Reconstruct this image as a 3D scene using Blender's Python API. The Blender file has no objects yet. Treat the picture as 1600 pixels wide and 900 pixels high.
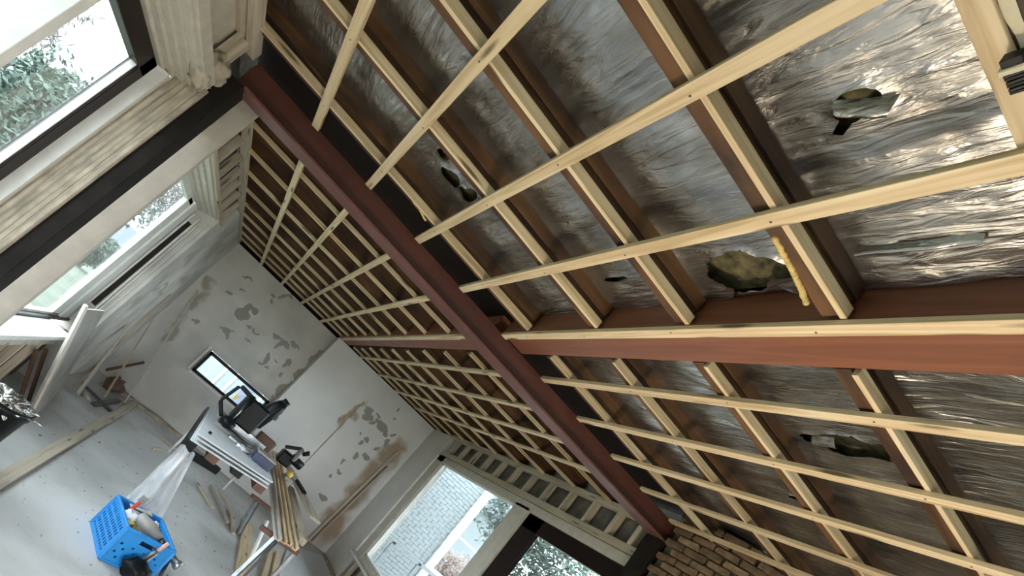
import bpy, bmesh, math, random
from mathutils import Vector, Matrix, noise
random.seed(7)
C = bpy.context.scene.collection
S = 1.16      # metres per modelling unit
ZF = 1.24     # camera height above the floor in units

# ---------------------------------------------------------------- camera
rows = ((0.64943325, -0.4085624, 0.64133705), (0.69246326, -0.03075506, -0.72079731), (0.31421504, 0.91221209, 0.26294109))
r0, r1, r2 = [Vector(r) for r in rows]
cam = bpy.data.cameras.new('camera'); co = bpy.data.objects.new('camera', cam); C.objects.link(co)
m3 = Matrix((r0, -r1, -r2)).transposed()
co.matrix_world = Matrix.Translation((0, 0, ZF * S)) @ m3.to_4x4()
cam.sensor_width = 36.0; cam.sensor_fit = 'HORIZONTAL'; cam.lens = 871.768 / 1600 * 36
cam.shift_x = (800 - 749.93) / 1600; cam.shift_y = (563.08 - 450) / 1600
cam.clip_start = 0.05; cam.clip_end = 300
bpy.context.scene.camera = co
# ---------------------------------------------------------------- sky, assumed lamp, exposure
w = bpy.data.worlds.new('world'); bpy.context.scene.world = w; w.use_nodes = True
nt = w.node_tree; nt.nodes.clear()
bg = nt.nodes.new('ShaderNodeBackground'); wo = nt.nodes.new('ShaderNodeOutputWorld')
tc = nt.nodes.new('ShaderNodeTexCoord'); sn = nt.nodes.new('ShaderNodeTexNoise'); cr = nt.nodes.new('ShaderNodeValToRGB')
sn.inputs['Scale'].default_value = 2.0; sn.inputs['Detail'].default_value = 4
cr.color_ramp.elements[0].color = (0.70, 0.80, 0.90, 1); cr.color_ramp.elements[1].color = (0.92, 0.96, 1.0, 1)
nt.links.new(tc.outputs['Generated'], sn.inputs['Vector']); nt.links.new(sn.outputs['Fac'], cr.inputs['Fac'])
nt.links.new(cr.outputs['Color'], bg.inputs['Color']); nt.links.new(bg.outputs[0], wo.inputs[0])
bg.inputs['Strength'].default_value = 6.5
def lamp(name, loc, power, col, radius):
    l = bpy.data.lights.new(name, 'POINT'); l.energy = power; l.color = col; l.shadow_soft_size = radius
    o = bpy.data.objects.new(name, l); C.objects.link(o); o.location = (loc[0] * S, loc[1] * S, (loc[2] + ZF) * S); return o
lamp('assumed_work_lamp_light', (1.25, 0.75, -1.0), 70, (1.0, 0.86, 0.66), 0.10)  # assumed warm source, out of view, added to brighten the near ceiling
vs = bpy.context.scene.view_settings
vs.view_transform = 'Standard'; vs.look = 'None'; vs.exposure = 0.75; vs.gamma = 1.0; vs.use_curve_mapping = False
cy = bpy.context.scene.cycles
cy.use_denoising = True; cy.max_bounces = 8; cy.diffuse_bounces = 5; cy.glossy_bounces = 4; cy.transparent_max_bounces = 12
cy.sample_clamp_indirect = 6.0; cy.caustics_reflective = False; cy.caustics_refractive = False

# ---------------------------------------------------------------- materials
def nodes(name):
    m = bpy.data.materials.new(name); m.use_nodes = True
    n = m.node_tree; b = n.nodes['Principled BSDF']; return m, n, b
def add(n, t, **k):
    x = n.nodes.new(t)
    for a, v in k.items():
        if a in x.inputs: x.inputs[a].default_value = v
        else: setattr(x, a, v)
    return x
def ramp(n, fac, stops):
    r = n.nodes.new('ShaderNodeValToRGB'); e = r.color_ramp.elements
    while len(e) < len(stops): e.new(0.5)
    for i, (p, c) in enumerate(stops):
        e[i].position = p; e[i].color = (*c, 1) if len(c) == 3 else c
    n.links.new(fac, r.inputs['Fac']); return r.outputs['Color']
def mix(n, f, a, b, typ='MIX'):
    x = n.nodes.new('ShaderNodeMix'); x.data_type = 'RGBA'; x.blend_type = typ
    for s, v in ((0, f), (6, a), (7, b)):
        if hasattr(v, 'is_linked'): n.links.new(v, x.inputs[s])
        else: x.inputs[s].default_value = v if s == 0 else ((*v, 1) if len(v) == 3 else v)
    return x.outputs[2]
def coord(n, kind='Object', scale=(1, 1, 1), rnd=True):
    t = n.nodes.new('ShaderNodeTexCoord'); mp = n.nodes.new('ShaderNodeMapping'); mp.inputs['Scale'].default_value = scale
    n.links.new(t.outputs[kind], mp.inputs['Vector'])
    if rnd:
        oi = n.nodes.new('ShaderNodeObjectInfo'); ml = add(n, 'ShaderNodeMath', operation='MULTIPLY'); ml.inputs[1].default_value = 37.0
        n.links.new(oi.outputs['Random'], ml.inputs[0])
        cx = n.nodes.new('ShaderNodeCombineXYZ'); n.links.new(ml.outputs[0], cx.inputs[0]); n.links.new(ml.outputs[0], cx.inputs[1])
        n.links.new(cx.outputs[0], mp.inputs['Location'])
    return mp.outputs[0]
def bump(n, b, h, strength=0.3, dist=0.01):
    x = add(n, 'ShaderNodeBump', Strength=strength, Distance=dist); n.links.new(h, x.inputs['Height']); n.links.new(x.outputs[0], b.inputs['Normal'])
def plain(name, col, rough=0.6, metal=0.0, var=0.12, sc=12, bmp=0.1):
    m, n, b = nodes(name)
    v = coord(n); t = add(n, 'ShaderNodeTexNoise', Scale=sc, Detail=5); n.links.new(v, t.inputs['Vector'])
    lo = tuple(c * (1 - var * 1.6) for c in col); hi = tuple(min(1, c * (1 + var)) for c in col)
    n.links.new(ramp(n, t.outputs['Fac'], [(0.3, lo), (0.7, hi)]), b.inputs['Base Color'])
    b.inputs['Roughness'].default_value = rough; b.inputs['Metallic'].default_value = metal
    if bmp: bump(n, b, t.outputs['Fac'], bmp, 0.004)
    return m
def wood(name, lo, mid, hi, knots=True, rough=0.62, stain=None, gs=(1.2, 26, 26), bmp=0.25):
    m, n, b = nodes(name)
    v = coord(n, scale=gs); t = add(n, 'ShaderNodeTexNoise', Scale=1.0, Detail=5, Distortion=1.2); n.links.new(v, t.inputs['Vector'])
    col = ramp(n, t.outputs['Fac'], [(0.3, lo), (0.5, mid), (0.72, hi)])
    if knots:
        v2 = coord(n, scale=(2.1, 16, 16)); k = add(n, 'ShaderNodeTexVoronoi', Scale=1.0); n.links.new(v2, k.inputs['Vector'])
        f = ramp(n, k.outputs['Distance'], [(0.10, (1, 1, 1)), (0.2, (0, 0, 0))])
        col = mix(n, f, col, tuple(c * 0.35 for c in lo))
    if stain:
        v3 = coord(n, scale=(2.2, 6, 6)); s = add(n, 'ShaderNodeTexNoise', Scale=1.3, Detail=6); n.links.new(v3, s.inputs['Vector'])
        f = ramp(n, s.outputs['Fac'], [(0.45, (0, 0, 0)), (0.68, (1, 1, 1))]); col = mix(n, f, col, stain)
    oi = n.nodes.new('ShaderNodeObjectInfo'); mr = add(n, 'ShaderNodeMapRange'); mr.inputs[3].default_value = 0.84; mr.inputs[4].default_value = 1.1
    n.links.new(oi.outputs['Random'], mr.inputs[0])
    hs = n.nodes.new('ShaderNodeHueSaturation'); n.links.new(mr.outputs[0], hs.inputs['Value']); n.links.new(col, hs.inputs['Color'])
    n.links.new(hs.outputs[0], b.inputs['Base Color']); b.inputs['Roughness'].default_value = rough
    bump(n, b, t.outputs['Fac'], bmp, 0.003); return m
M = {}
M['pine'] = wood('pine', (0.46, 0.33, 0.18), (0.66, 0.51, 0.32), (0.77, 0.64, 0.44))
M['pine_grey'] = wood('pine_weathered', (0.36, 0.30, 0.22), (0.50, 0.43, 0.33), (0.60, 0.53, 0.42))
M['old'] = wood('old_rafter_wood', (0.042, 0.017, 0.0055), (0.105, 0.047, 0.016), (0.18, 0.088, 0.034), knots=False, stain=(0.030, 0.013, 0.006), gs=(1.0, 12, 12))
M['red'] = wood('red_brown_paint', (0.125, 0.044, 0.034), (0.155, 0.056, 0.042), (0.18, 0.068, 0.052), knots=False, rough=0.5, gs=(2, 5, 5), bmp=0.08)
M['red_shaded'] = wood('red_paint_shaded', (0.070, 0.020, 0.013), (0.088, 0.026, 0.016), (0.105, 0.033, 0.021), knots=False, rough=0.55, gs=(2, 5, 5), bmp=0.08)  # beam red made darker: the near face's shade is put into the colour
M['purlin'] = wood('purlin_red_wood', (0.15, 0.052, 0.027), (0.195, 0.070, 0.036), (0.235, 0.088, 0.046), knots=False, rough=0.5, gs=(1, 18, 18), bmp=0.1)
M['white'] = plain('white_paint', (0.76, 0.75, 0.71), 0.5, var=0.06)
M['cream'] = plain('cream_paint', (0.52, 0.48, 0.41), 0.55, var=0.08)
M['reveal'] = plain('bare_reveal_plaster', (0.42, 0.36, 0.28), 0.85, var=0.25, sc=9, bmp=0.7)
M['casement'] = plain('dark_casement_paint', (0.013, 0.007, 0.0065), 0.4, var=0.1)
M['black'] = plain('black_plastic', (0.007, 0.008, 0.009), 0.45)
M['column'] = plain('dark_column_paint', (0.012, 0.009, 0.007), 0.7, var=0.3)
M['steel'] = plain('galvanised_steel', (0.42, 0.43, 0.43), 0.35, 0.85, var=0.2)
M['tin'] = plain('dark_tin', (0.12, 0.12, 0.12), 0.4, 0.7)
M['grey'] = plain('grey_tool_body', (0.26, 0.25, 0.23), 0.5)
M['blue'] = plain('blue_crate_plastic', (0.018, 0.24, 0.62), 0.38, var=0.06)
M['navy'] = plain('navy_plastic', (0.04, 0.055, 0.11), 0.5)
M['brown'] = plain('brown_block', (0.19, 0.10, 0.07), 0.7)
M['redplastic'] = plain('red_plastic', (0.50, 0.04, 0.03), 0.4)
M['yellow'] = plain('yellow_plastic', (0.62, 0.42, 0.06), 0.4)
M['pinkish'] = plain('pink_grip', (0.55, 0.30, 0.26), 0.5)
M['paper'] = plain('white_board', (0.70, 0.72, 0.74), 0.6, var=0.05)
M['foam'] = plain('yellow_foam', (0.62, 0.44, 0.16), 0.6, var=0.2, sc=30, bmp=0.4)
M['wool'] = plain('mineral_wool', (0.11, 0.095, 0.045), 0.95, var=0.5, sc=22, bmp=1.0)
M['deck'] = plain('deck_cavity_shade', (0.018, 0.010, 0.007), 0.9)  # near-black colour stands in for the darkness of the roof cavity
for k_ in ('casement', 'black', 'column', 'deck'): M[k_].node_tree.nodes['Principled BSDF'].inputs['Specular IOR Level'].default_value = 0.18
M['film'] = plain('grey_membrane', (0.13, 0.12, 0.105), 0.45, var=0.35, sc=7, bmp=0.9)
M['panel'] = plain('grey_panel_face', (0.30, 0.285, 0.26), 0.7, var=0.1, sc=5)
M['tape'] = plain('masking_tape', (0.55, 0.50, 0.36), 0.6)

def mat_foil():
    m, n, b = nodes('aluminium_foil')
    v = coord(n, scale=(34, 5.5, 26)); t = add(n, 'ShaderNodeTexNoise', Scale=1.0, Detail=8, Distortion=1.1); n.links.new(v, t.inputs['Vector'])
    v2 = coord(n, scale=(5, 5, 5)); t2 = add(n, 'ShaderNodeTexNoise', Scale=1.0, Detail=3); n.links.new(v2, t2.inputs['Vector'])
    v3 = coord(n, scale=(30, 14, 20)); t3 = add(n, 'ShaderNodeTexVoronoi', Scale=1.0, feature='SMOOTH_F1'); n.links.new(v3, t3.inputs['Vector'])
    ml = add(n, 'ShaderNodeMath', operation='MULTIPLY_ADD'); ml.inputs[1].default_value = 0.25
    n.links.new(t3.outputs['Distance'], ml.inputs[0]); n.links.new(t.outputs['Fac'], ml.inputs[2])
    n.links.new(ramp(n, t2.outputs['Fac'], [(0.35, (0.34, 0.325, 0.30)), (0.65, (0.60, 0.59, 0.57))]), b.inputs['Base Color'])
    b.inputs['Metallic'].default_value = 0.95; b.inputs['Roughness'].default_value = 0.24
    bump(n, b, ml.outputs[0], 0.75, 0.012); return m
M['foil'] = mat_foil()

def geo(n, scale=(1, 1, 1), loc=(0, 0, 0)):
    g = n.nodes.new('ShaderNodeNewGeometry'); mp = n.nodes.new('ShaderNodeMapping')
    mp.inputs['Scale'].default_value = scale; mp.inputs['Location'].default_value = loc
    n.links.new(g.outputs['Position'], mp.inputs['Vector']); return mp.outputs[0]
def blotches(n, col, spots, tint, axis='y', amp=0.09, nsc=7.0):
    """stains with a shape of their own: (x, z, rx, rz) in units on the wall plane, ragged by noise"""
    g = n.nodes.new('ShaderNodeNewGeometry')
    t = add(n, 'ShaderNodeTexNoise', Scale=nsc, Detail=6); n.links.new(g.outputs['Position'], t.inputs['Vector'])
    sub = add(n, 'ShaderNodeVectorMath', operation='SUBTRACT'); sub.inputs[1].default_value = (0.5, 0.5, 0.5); n.links.new(t.outputs['Color'], sub.inputs[0])
    sc = add(n, 'ShaderNodeVectorMath', operation='SCALE'); sc.inputs['Scale'].default_value = amp * 6; n.links.new(sub.outputs[0], sc.inputs[0])
    ad = add(n, 'ShaderNodeVectorMath', operation='ADD'); n.links.new(g.outputs['Position'], ad.inputs[0]); n.links.new(sc.outputs[0], ad.inputs[1])
    acc = None
    for (x, z, rx, rz) in spots:
        p = (x * S, 0, (z + ZF) * S) if axis == 'y' else (0, x * S, (z + ZF) * S)
        a = add(n, 'ShaderNodeVectorMath', operation='SUBTRACT'); a.inputs[1].default_value = p; n.links.new(ad.outputs[0], a.inputs[0])
        q = add(n, 'ShaderNodeVectorMath', operation='MULTIPLY'); q.inputs[1].default_value = (1 / (rx * S), 0, 1 / (rz * S)) if axis == 'y' else (0, 1 / (rx * S), 1 / (rz * S))
        n.links.new(a.outputs[0], q.inputs[0]); l = add(n, 'ShaderNodeVectorMath', operation='LENGTH'); n.links.new(q.outputs[0], l.inputs[0])
        if acc is None: acc = l.outputs['Value']
        else:
            mn = add(n, 'ShaderNodeMath', operation='MINIMUM'); n.links.new(acc, mn.inputs[0]); n.links.new(l.outputs['Value'], mn.inputs[1]); acc = mn.outputs[0]
    f = ramp(n, acc, [(0.45, (.9, .9, .9)), (1.0, (0, 0, 0))] if nsc < 3.5 else [(0.88, (1, 1, 1)), (1.0, (0, 0, 0))])
    return mix(n, f, col, tint)
def plaster(name, base, groups=(), rough=0.85, grain=0.12, axis='y'):
    m, n, b = nodes(name)
    t = add(n, 'ShaderNodeTexNoise', Scale=1.6, Detail=7); n.links.new(geo(n), t.inputs['Vector'])
    lo = tuple(c * (1 - grain * 1.5) for c in base); hi = tuple(c * (1 + grain) for c in base)
    col = ramp(n, t.outputs['Fac'], [(0.35, lo), (0.65, hi)])
    for spots, tint, amp, nsc in groups: col = blotches(n, col, spots, tint, axis, amp, nsc)
    n.links.new(col, b.inputs['Base Color']); b.inputs['Roughness'].default_value = rough
    t2 = add(n, 'ShaderNodeTexNoise', Scale=14, Detail=6); n.links.new(geo(n), t2.inputs['Vector']); bump(n, b, t2.outputs['Fac'], 0.25, 0.008)
    return m
spL = [(-0.115, 0.431, .06, .10), (-.17, .36, .06, .06), (-.05, .50, .04, .05), (0.487, 0.453, .09, .03), (.40, .47, .07, .03), (.44, .38, .03, .08), (0.429, 0.113, .04, .07), (.46, .06, .03, .03), (-0.102, 0.057, .04, .05),
       (-.16, .09, .04, .03), (-0.03, 0.813, .05, .03), (.06, .87, .03, .06), (0.107, 0.92, .05, .03), (-.02, .74, .03, .04), (-0.43, 0.75, .05, .02), (-0.43, 0.432, .06, .025), (.1, .30, .06, .02), (-.38, .56, .03, .035), (.60, .50, .06, .02),
       (0.0, .27, .04, .02), (-.45, -.1, .045, .05), (.60, .20, .03, .02), (.52, .03, .03, .02), (.69, .30, .03, .05), (.72, .12, .03, .04)]
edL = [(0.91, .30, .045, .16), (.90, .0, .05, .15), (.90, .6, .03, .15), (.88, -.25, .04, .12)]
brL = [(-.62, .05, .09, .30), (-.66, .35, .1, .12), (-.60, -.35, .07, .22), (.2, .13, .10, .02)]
spR = [(2.212, .501, .09, .09), (2.13, .52, .10, .05), (2.30, .42, .06, .04), (1.95, .48, .05, .07), (1.88, .55, .05, .05), (2.05, .44, .05, .04), (2.02, .58, .06, .02), (2.19, -.03, .05, .05), (2.16, -.17, .035, .06), (2.2, -.34, .03, .05),
       (2.13, -.48, .03, .04), (2.26, -.70, .07, .03), (2.32, .07, .05, .05), (2.125, .17, .03, .06), (2.15, .26, .07, .02), (2.19, .82, .03, .04), (2.25, .69, .025, .03), (2.42, .36, .05, .05), (2.35, .2, .04, .03), (2.40, .5, .03, .04), (2.02, .25, .02, .03)]
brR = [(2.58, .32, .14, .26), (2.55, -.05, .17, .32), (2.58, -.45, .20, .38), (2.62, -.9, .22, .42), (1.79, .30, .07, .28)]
grey = (0.33, 0.315, 0.27)
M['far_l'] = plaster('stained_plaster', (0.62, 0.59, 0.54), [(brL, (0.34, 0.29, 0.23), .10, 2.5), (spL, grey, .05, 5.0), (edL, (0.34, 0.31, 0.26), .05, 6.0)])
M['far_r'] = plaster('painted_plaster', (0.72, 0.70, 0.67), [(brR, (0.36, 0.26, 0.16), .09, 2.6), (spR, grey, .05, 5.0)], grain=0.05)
stl = [(2.5, -.2, .12, .5), (2.62, .3, .08, .2), (6.0, .3, .35, .10), (6.4, -.1, .5, .06), (5.9, -.3, .25, .18), (7.0, .2, .4, .12), (6.6, .62, .4, .08), (7.2, -.4, .3, .3)]
M['wall_l'] = plaster('left_wall_plaster', (0.60, 0.575, 0.53), [(stl, (0.40, 0.36, 0.30), .12, 3.0)], grain=0.22, axis='x')
M['wall_r'] = plaster('right_wall_plaster', (0.64, 0.61, 0.57), grain=0.08, axis='x')
def mat_floor():
    m, n, b = nodes('screed_floor')
    t = add(n, 'ShaderNodeTexNoise', Scale=1.1, Detail=8, Distortion=0.6); n.links.new(geo(n), t.inputs['Vector'])
    col = ramp(n, t.outputs['Fac'], [(0.3, (0.42, 0.415, 0.40)), (0.5, (0.58, 0.575, 0.56)), (0.7, (0.68, 0.675, 0.66))])
    t2 = add(n, 'ShaderNodeTexNoise', Scale=26, Detail=3); n.links.new(geo(n, (1, 0.35, 1)), t2.inputs['Vector'])
    f = ramp(n, t2.outputs['Fac'], [(0.26, (1, 1, 1)), (0.33, (0, 0, 0))]); col = mix(n, f, col, (0.16, 0.14, 0.11))
    n.links.new(col, b.inputs['Base Color']); b.inputs['Roughness'].default_value = 0.75
    bump(n, b, t.outputs['Fac'], 0.2, 0.02); return m
M['floor'] = mat_floor()
def mat_brick():
    m, n, b = nodes('brick_clay')
    t = add(n, 'ShaderNodeTexNoise', Scale=18, Detail=6); n.links.new(coord(n), t.inputs['Vector'])
    oi = n.nodes.new('ShaderNodeObjectInfo')
    c1 = ramp(n, oi.outputs['Random'], [(0.0, (0.13, 0.085, 0.05)), (0.35, (0.22, 0.15, 0.09)), (0.65, (0.17, 0.095, 0.055)), (1.0, (0.30, 0.22, 0.13))])
    f = ramp(n, t.outputs['Fac'], [(0.35, (0.55, 0.5, 0.45)), (0.65, (1, 1, 1))]); col = mix(n, 1.0, c1, f, 'MULTIPLY')
    n.links.new(col, b.inputs['Base Color']); b.inputs['Roughness'].default_value = 0.9; bump(n, b, t.outputs['Fac'], 0.6, 0.006); return m
M['brick'] = mat_brick(); M['mortar'] = plain('mortar', (0.10, 0.08, 0.055), 0.95, var=0.3)
def mat_glass():
    m, n, b = nodes('window_glass'); n.nodes.remove(b)
    tr = n.nodes.new('ShaderNodeBsdfTransparent'); gl = add(n, 'ShaderNodeBsdfGlossy', Roughness=0.02); lw = add(n, 'ShaderNodeLayerWeight', Blend=0.12)
    tr.inputs[0].default_value = (0.93, 0.97, 0.97, 1)
    mx = n.nodes.new('ShaderNodeMixShader'); o = n.nodes['Material Output']
    n.links.new(lw.outputs['Facing'], mx.inputs[0]); n.links.new(tr.outputs[0], mx.inputs[1]); n.links.new(gl.outputs[0], mx.inputs[2]); n.links.new(mx.outputs[0], o.inputs[0]); return m
M['glass'] = mat_glass()
def mat_film():
    m, n, b = nodes('clear_film'); tr = n.nodes.new('ShaderNodeBsdfTransparent'); mx = n.nodes.new('ShaderNodeMixShader'); o = n.nodes['Material Output']
    b.inputs['Base Color'].default_value = (0.7, 0.7, 0.72, 1); b.inputs['Roughness'].default_value = 0.2
    t = add(n, 'ShaderNodeTexNoise', Scale=9, Detail=4); n.links.new(coord(n), t.inputs['Vector']); bump(n, b, t.outputs['Fac'], 0.8, 0.03)
    mx.inputs[0].default_value = 0.5; n.links.new(tr.outputs[0], mx.inputs[1]); n.links.new(b.outputs[0], mx.inputs[2]); n.links.new(mx.outputs[0], o.inputs[0]); return m
M['clear'] = mat_film()
def mat_leaf(name, a, c):
    m, n, b = nodes(name); t = add(n, 'ShaderNodeTexNoise', Scale=1.5, Detail=4); n.links.new(geo(n), t.inputs['Vector'])
    n.links.new(ramp(n, t.outputs['Fac'], [(0.35, a), (0.65, c)]), b.inputs['Base Color']); b.inputs['Roughness'].default_value = 0.7; return m
M['leaf'] = mat_leaf('evergreen_leaves', (0.045, 0.070, 0.055), (0.12, 0.16, 0.13))
M['twig'] = mat_leaf('bare_twigs', (0.14, 0.12, 0.11), (0.24, 0.22, 0.21))
M['hedge'] = mat_leaf('brown_hedge', (0.14, 0.085, 0.07), (0.24, 0.17, 0.14))
M['bark'] = plain('bark', (0.10, 0.09, 0.08), 0.9)
M['grass'] = mat_leaf('lawn', (0.10, 0.12, 0.08), (0.17, 0.19, 0.14))
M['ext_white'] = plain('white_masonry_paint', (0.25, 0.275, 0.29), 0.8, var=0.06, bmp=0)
M['slate'] = plain('slate_roof', (0.13, 0.15, 0.20), 0.7)

# ---------------------------------------------------------------- helpers
def V(p): return Vector((p[0] * S, p[1] * S, (p[2] + ZF) * S))
WL = {}; WM = {}
def link(o, parent):
    C.objects.link(o)
    if parent is not None: o.parent = parent
def tag(o, label=None, cat=None, group=None, kind=None):
    for k, v in (('label', label), ('category', cat), ('group', group), ('kind', kind)):
        if v: o[k] = v
    return o
def empty(name, p, label, cat, group=None):
    o = bpy.data.objects.new(name, None); C.objects.link(o); o.location = V(p); WL[o.name] = V(p); o.empty_display_size = 0.1
    return tag(o, label, cat, group)
def ploc(parent): return WL.get(parent.name, Vector((0, 0, 0))) if parent else Vector((0, 0, 0))
def finish(name, bm, mat, parent, origin, rot=None, smooth=False):
    me = bpy.data.meshes.new(name); bm.normal_update(); bm.to_mesh(me); bm.free(); me.materials.append(mat)
    if smooth:
        for p in me.polygons: p.use_smooth = True
    o = bpy.data.objects.new(name, me); link(o, parent)
    mw = Matrix.Translation(origin)
    if rot is not None: mw = mw @ rot.to_4x4()
    pm = WM.get(parent.name) if parent else None
    if parent and pm is None: pm = Matrix.Translation(ploc(parent))
    o.matrix_local = pm.inverted() @ mw if parent else mw
    WL[o.name] = Vector(origin); WM[o.name] = mw; return o
def bm_box(bm, c, s, rot=None):
    g = bmesh.ops.create_cube(bm, size=1.0); mt = Matrix.Translation(c)
    if rot is not None: mt = mt @ rot.to_4x4()
    mt = mt @ Matrix.Diagonal((*s, 1)); bmesh.ops.transform(bm, matrix=mt, verts=g['verts']); return g['verts']
def boxes(name, mat, parent, lst, bevel=0.0):
    """one mesh of axis-aligned boxes given in units (x0,x1,y0,y1,z0,z1)"""
    a = [min(l[i] for l in lst) for i in (0, 2, 4)]; b = [max(l[i] for l in lst) for i in (1, 3, 5)]
    org = V(((a[0] + b[0]) / 2, (a[1] + b[1]) / 2, a[2])); bm = bmesh.new()
    for l in lst:
        bm_box(bm, V(((l[0] + l[1]) / 2, (l[2] + l[3]) / 2, (l[4] + l[5]) / 2)) - org, (abs(l[1] - l[0]) * S, abs(l[3] - l[2]) * S, abs(l[5] - l[4]) * S))
    if bevel: bmesh.ops.bevel(bm, geom=bm.edges[:], offset=bevel, segments=1, affect='EDGES')
    return finish(name, bm, mat, parent, org)
def frame(d, up=(0, 0, 1)):
    x = d.normalized(); u = Vector(up)
    if abs(x.dot(u)) > 0.98: u = Vector((0, 1, 0))
    y = u.cross(x).normalized(); z = x.cross(y); return Matrix((x, y, z)).transposed()
def bar(name, mat, parent, p0, p1, wd, ht, up=(0, 0, 1), bevel=0.0012, twist=0.0):
    """long piece from p0 to p1 (units), wd across, ht along up; local X is its grain"""
    a, b = V(p0), V(p1); R = frame(b - a, up); L = (b - a).length; bm = bmesh.new()
    bm_box(bm, Vector((0, 0, 0)), (L, wd * S, ht * S))
    if bevel: bmesh.ops.bevel(bm, geom=bm.edges[:], offset=bevel, segments=1, affect='EDGES')
    if twist: R = R @ Matrix.Rotation(twist, 3, 'X')
    return finish(name, bm, mat, parent, (a + b) / 2, R)
def profile(name, mat, parent, p0, p1, pts, up=(0, 0, 1)):
    """extrude closed (y,z) outline (units) from p0 to p1"""
    a, b = V(p0), V(p1); R = frame(b - a, up); L = (b - a).length; bm = bmesh.new()
    v0 = [bm.verts.new((-L / 2, y * S, z * S)) for y, z in pts]; v1 = [bm.verts.new((L / 2, y * S, z * S)) for y, z in pts]
    k = len(pts); bm.faces.new(v0[::-1]); bm.faces.new(v1)
    for i in range(k): bm.faces.new((v0[i], v0[(i + 1) % k], v1[(i + 1) % k], v1[i]))
    bmesh.ops.recalc_face_normals(bm, faces=bm.faces[:]); return finish(name, bm, mat, parent, (a + b) / 2, R)
def cyl(name, mat, parent, p0, p1, r0_, r1_=None, seg=20, rings=None, smooth=True):
    a, b = V(p0), V(p1); R = frame(b - a); L = (b - a).length; bm = bmesh.new()
    rings = rings or [(0, r0_), (1, r0_ if r1_ is None else r1_)]; prev = None
    for t, r in rings:
        vs_ = [bm.verts.new((-L / 2 + t * L, math.cos(i * 2 * math.pi / seg) * r * S, math.sin(i * 2 * math.pi / seg) * r * S)) for i in range(seg)]
        if prev:
            for i in range(seg): bm.faces.new((prev[i], prev[(i + 1) % seg], vs_[(i + 1) % seg], vs_[i]))
        else: bm.faces.new(vs_[::-1])
        prev = vs_
    bm.faces.new(prev); bmesh.ops.recalc_face_normals(bm, faces=bm.faces[:]); return finish(name, bm, mat, parent, (a + b) / 2, R, smooth and seg > 8)
def slab(name, mat, parent, quad, th):
    q = [V(p) for p in quad]; org = sum(q, Vector()) / 4; nrm = (q[1] - q[0]).cross(q[2] - q[0]).normalized() * th * S; bm = bmesh.new()
    a = [bm.verts.new(p - org) for p in q]; b = [bm.verts.new(p - org + nrm) for p in q]
    bm.faces.new(a[::-1]); bm.faces.new(b)
    for i in range(4): bm.faces.new((a[i], a[(i + 1) % 4], b[(i + 1) % 4], b[i]))
    bmesh.ops.recalc_face_normals(bm, faces=bm.faces[:]); return finish(name, bm, mat, parent, org)
def blob(name, mat, parent, c, s, seed=0, amp=0.25, sub=3, freq=2.0, rot=None):
    bm = bmesh.new(); bmesh.ops.create_icosphere(bm, subdivisions=sub, radius=1.0)
    for v in bm.verts:
        n_ = noise.fractal(v.co * freq + Vector((seed * 3.1, seed, 0)), 1.0, 2.0, 3); v.co *= 1 + amp * n_
        v.co = Vector((v.co.x * s[0] * S, v.co.y * s[1] * S, v.co.z * s[2] * S))
    return finish(name, bm, mat, parent, V(c), rot, True)
def struct(o, kind='structure'): o['kind'] = kind; return o

# ================================================================ THE SETTING
XL, XR, YB, YF = -0.80, 2.80, 2.735, 7.85
floor_ = struct(boxes('floor', M['floor'], None, [(-1.05, 5.2, -3.2, 8.05, -1.34, -1.24)]))
# --- left wall with its two window openings
WLo = struct(boxes('wall_left', M['wall_l'], None, [
    (-1.05, XL, -3.2, 0.2, -1.24, 0.66), (-1.05, XL, 0.2, YB, -1.24, -0.75), (-1.05, -0.93, -3.2, 8.0, 0.72, 1.16),
    (-1.05, XL, 5.5, 7.86, -1.24, 0.72), (-1.05, XL, 5.9, 7.86, 0.72, 0.955), (-1.05, -0.93, 2.9, 5.5, -1.24, -0.78)]))
struct(boxes('wall_back', M['wall_r'], None, [(-1.05, 0.2, -3.4, -3.2, -1.24, 1.16), (4.2, 5.2, -3.4, -3.2, -1.24, 1.16), (0.2, 4.2, -3.4, -3.2, -1.24, -1.0), (0.2, 4.2, -3.4, -3.2, 0.75, 1.16)]))  # wide opening in this unseen wall is added to let sky light in
wfar = struct(boxes('wall_far', M['far_l'], None, [(-0.82, -0.07, YF, 8.05, -1.24, 0.985), (0.89, 0.93, YF, 8.05, -1.24, 0.985), (-0.07, 0.89, YF, 8.05, -1.24, -0.56), (-0.07, 0.89, YF, 8.05, -0.23, 0.985)]))
wfar2 = struct(boxes('wall_far', M['far_r'], None, [(0.92, 2.95, 7.62, 8.05, -1.24, 0.985)]))
wright = struct(boxes('wall_right', M['wall_r'], None, [(XR, 3.0, 6.81, 7.7, -1.24, 0.985), (2.9, 3.0, 2.9, 6.81, -1.24, -0.88), (2.93, 3.0, 2.7, 6.81, 0.72, 1.16)]))
struct(boxes('wall_side', M['wall_r'], None, [(5.0, 5.2, -3.2, 3.2, -1.24, 1.16)]))
boxes('gap_shade_backing', M['deck'], wfar, [(-1.05, .95, 7.92, 8.05, .985, 1.2)]); boxes('gap_shade_backing', M['deck'], wfar2, [(.95, 3.0, 7.70, 8.05, .985, 1.2)]); boxes('gap_shade_backing', M['deck'], wright, [(2.95, 3.05, 6.7, 8.0, .985, 1.2)])  # solid dark-coloured backing, painted in place of shade above the walls
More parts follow.
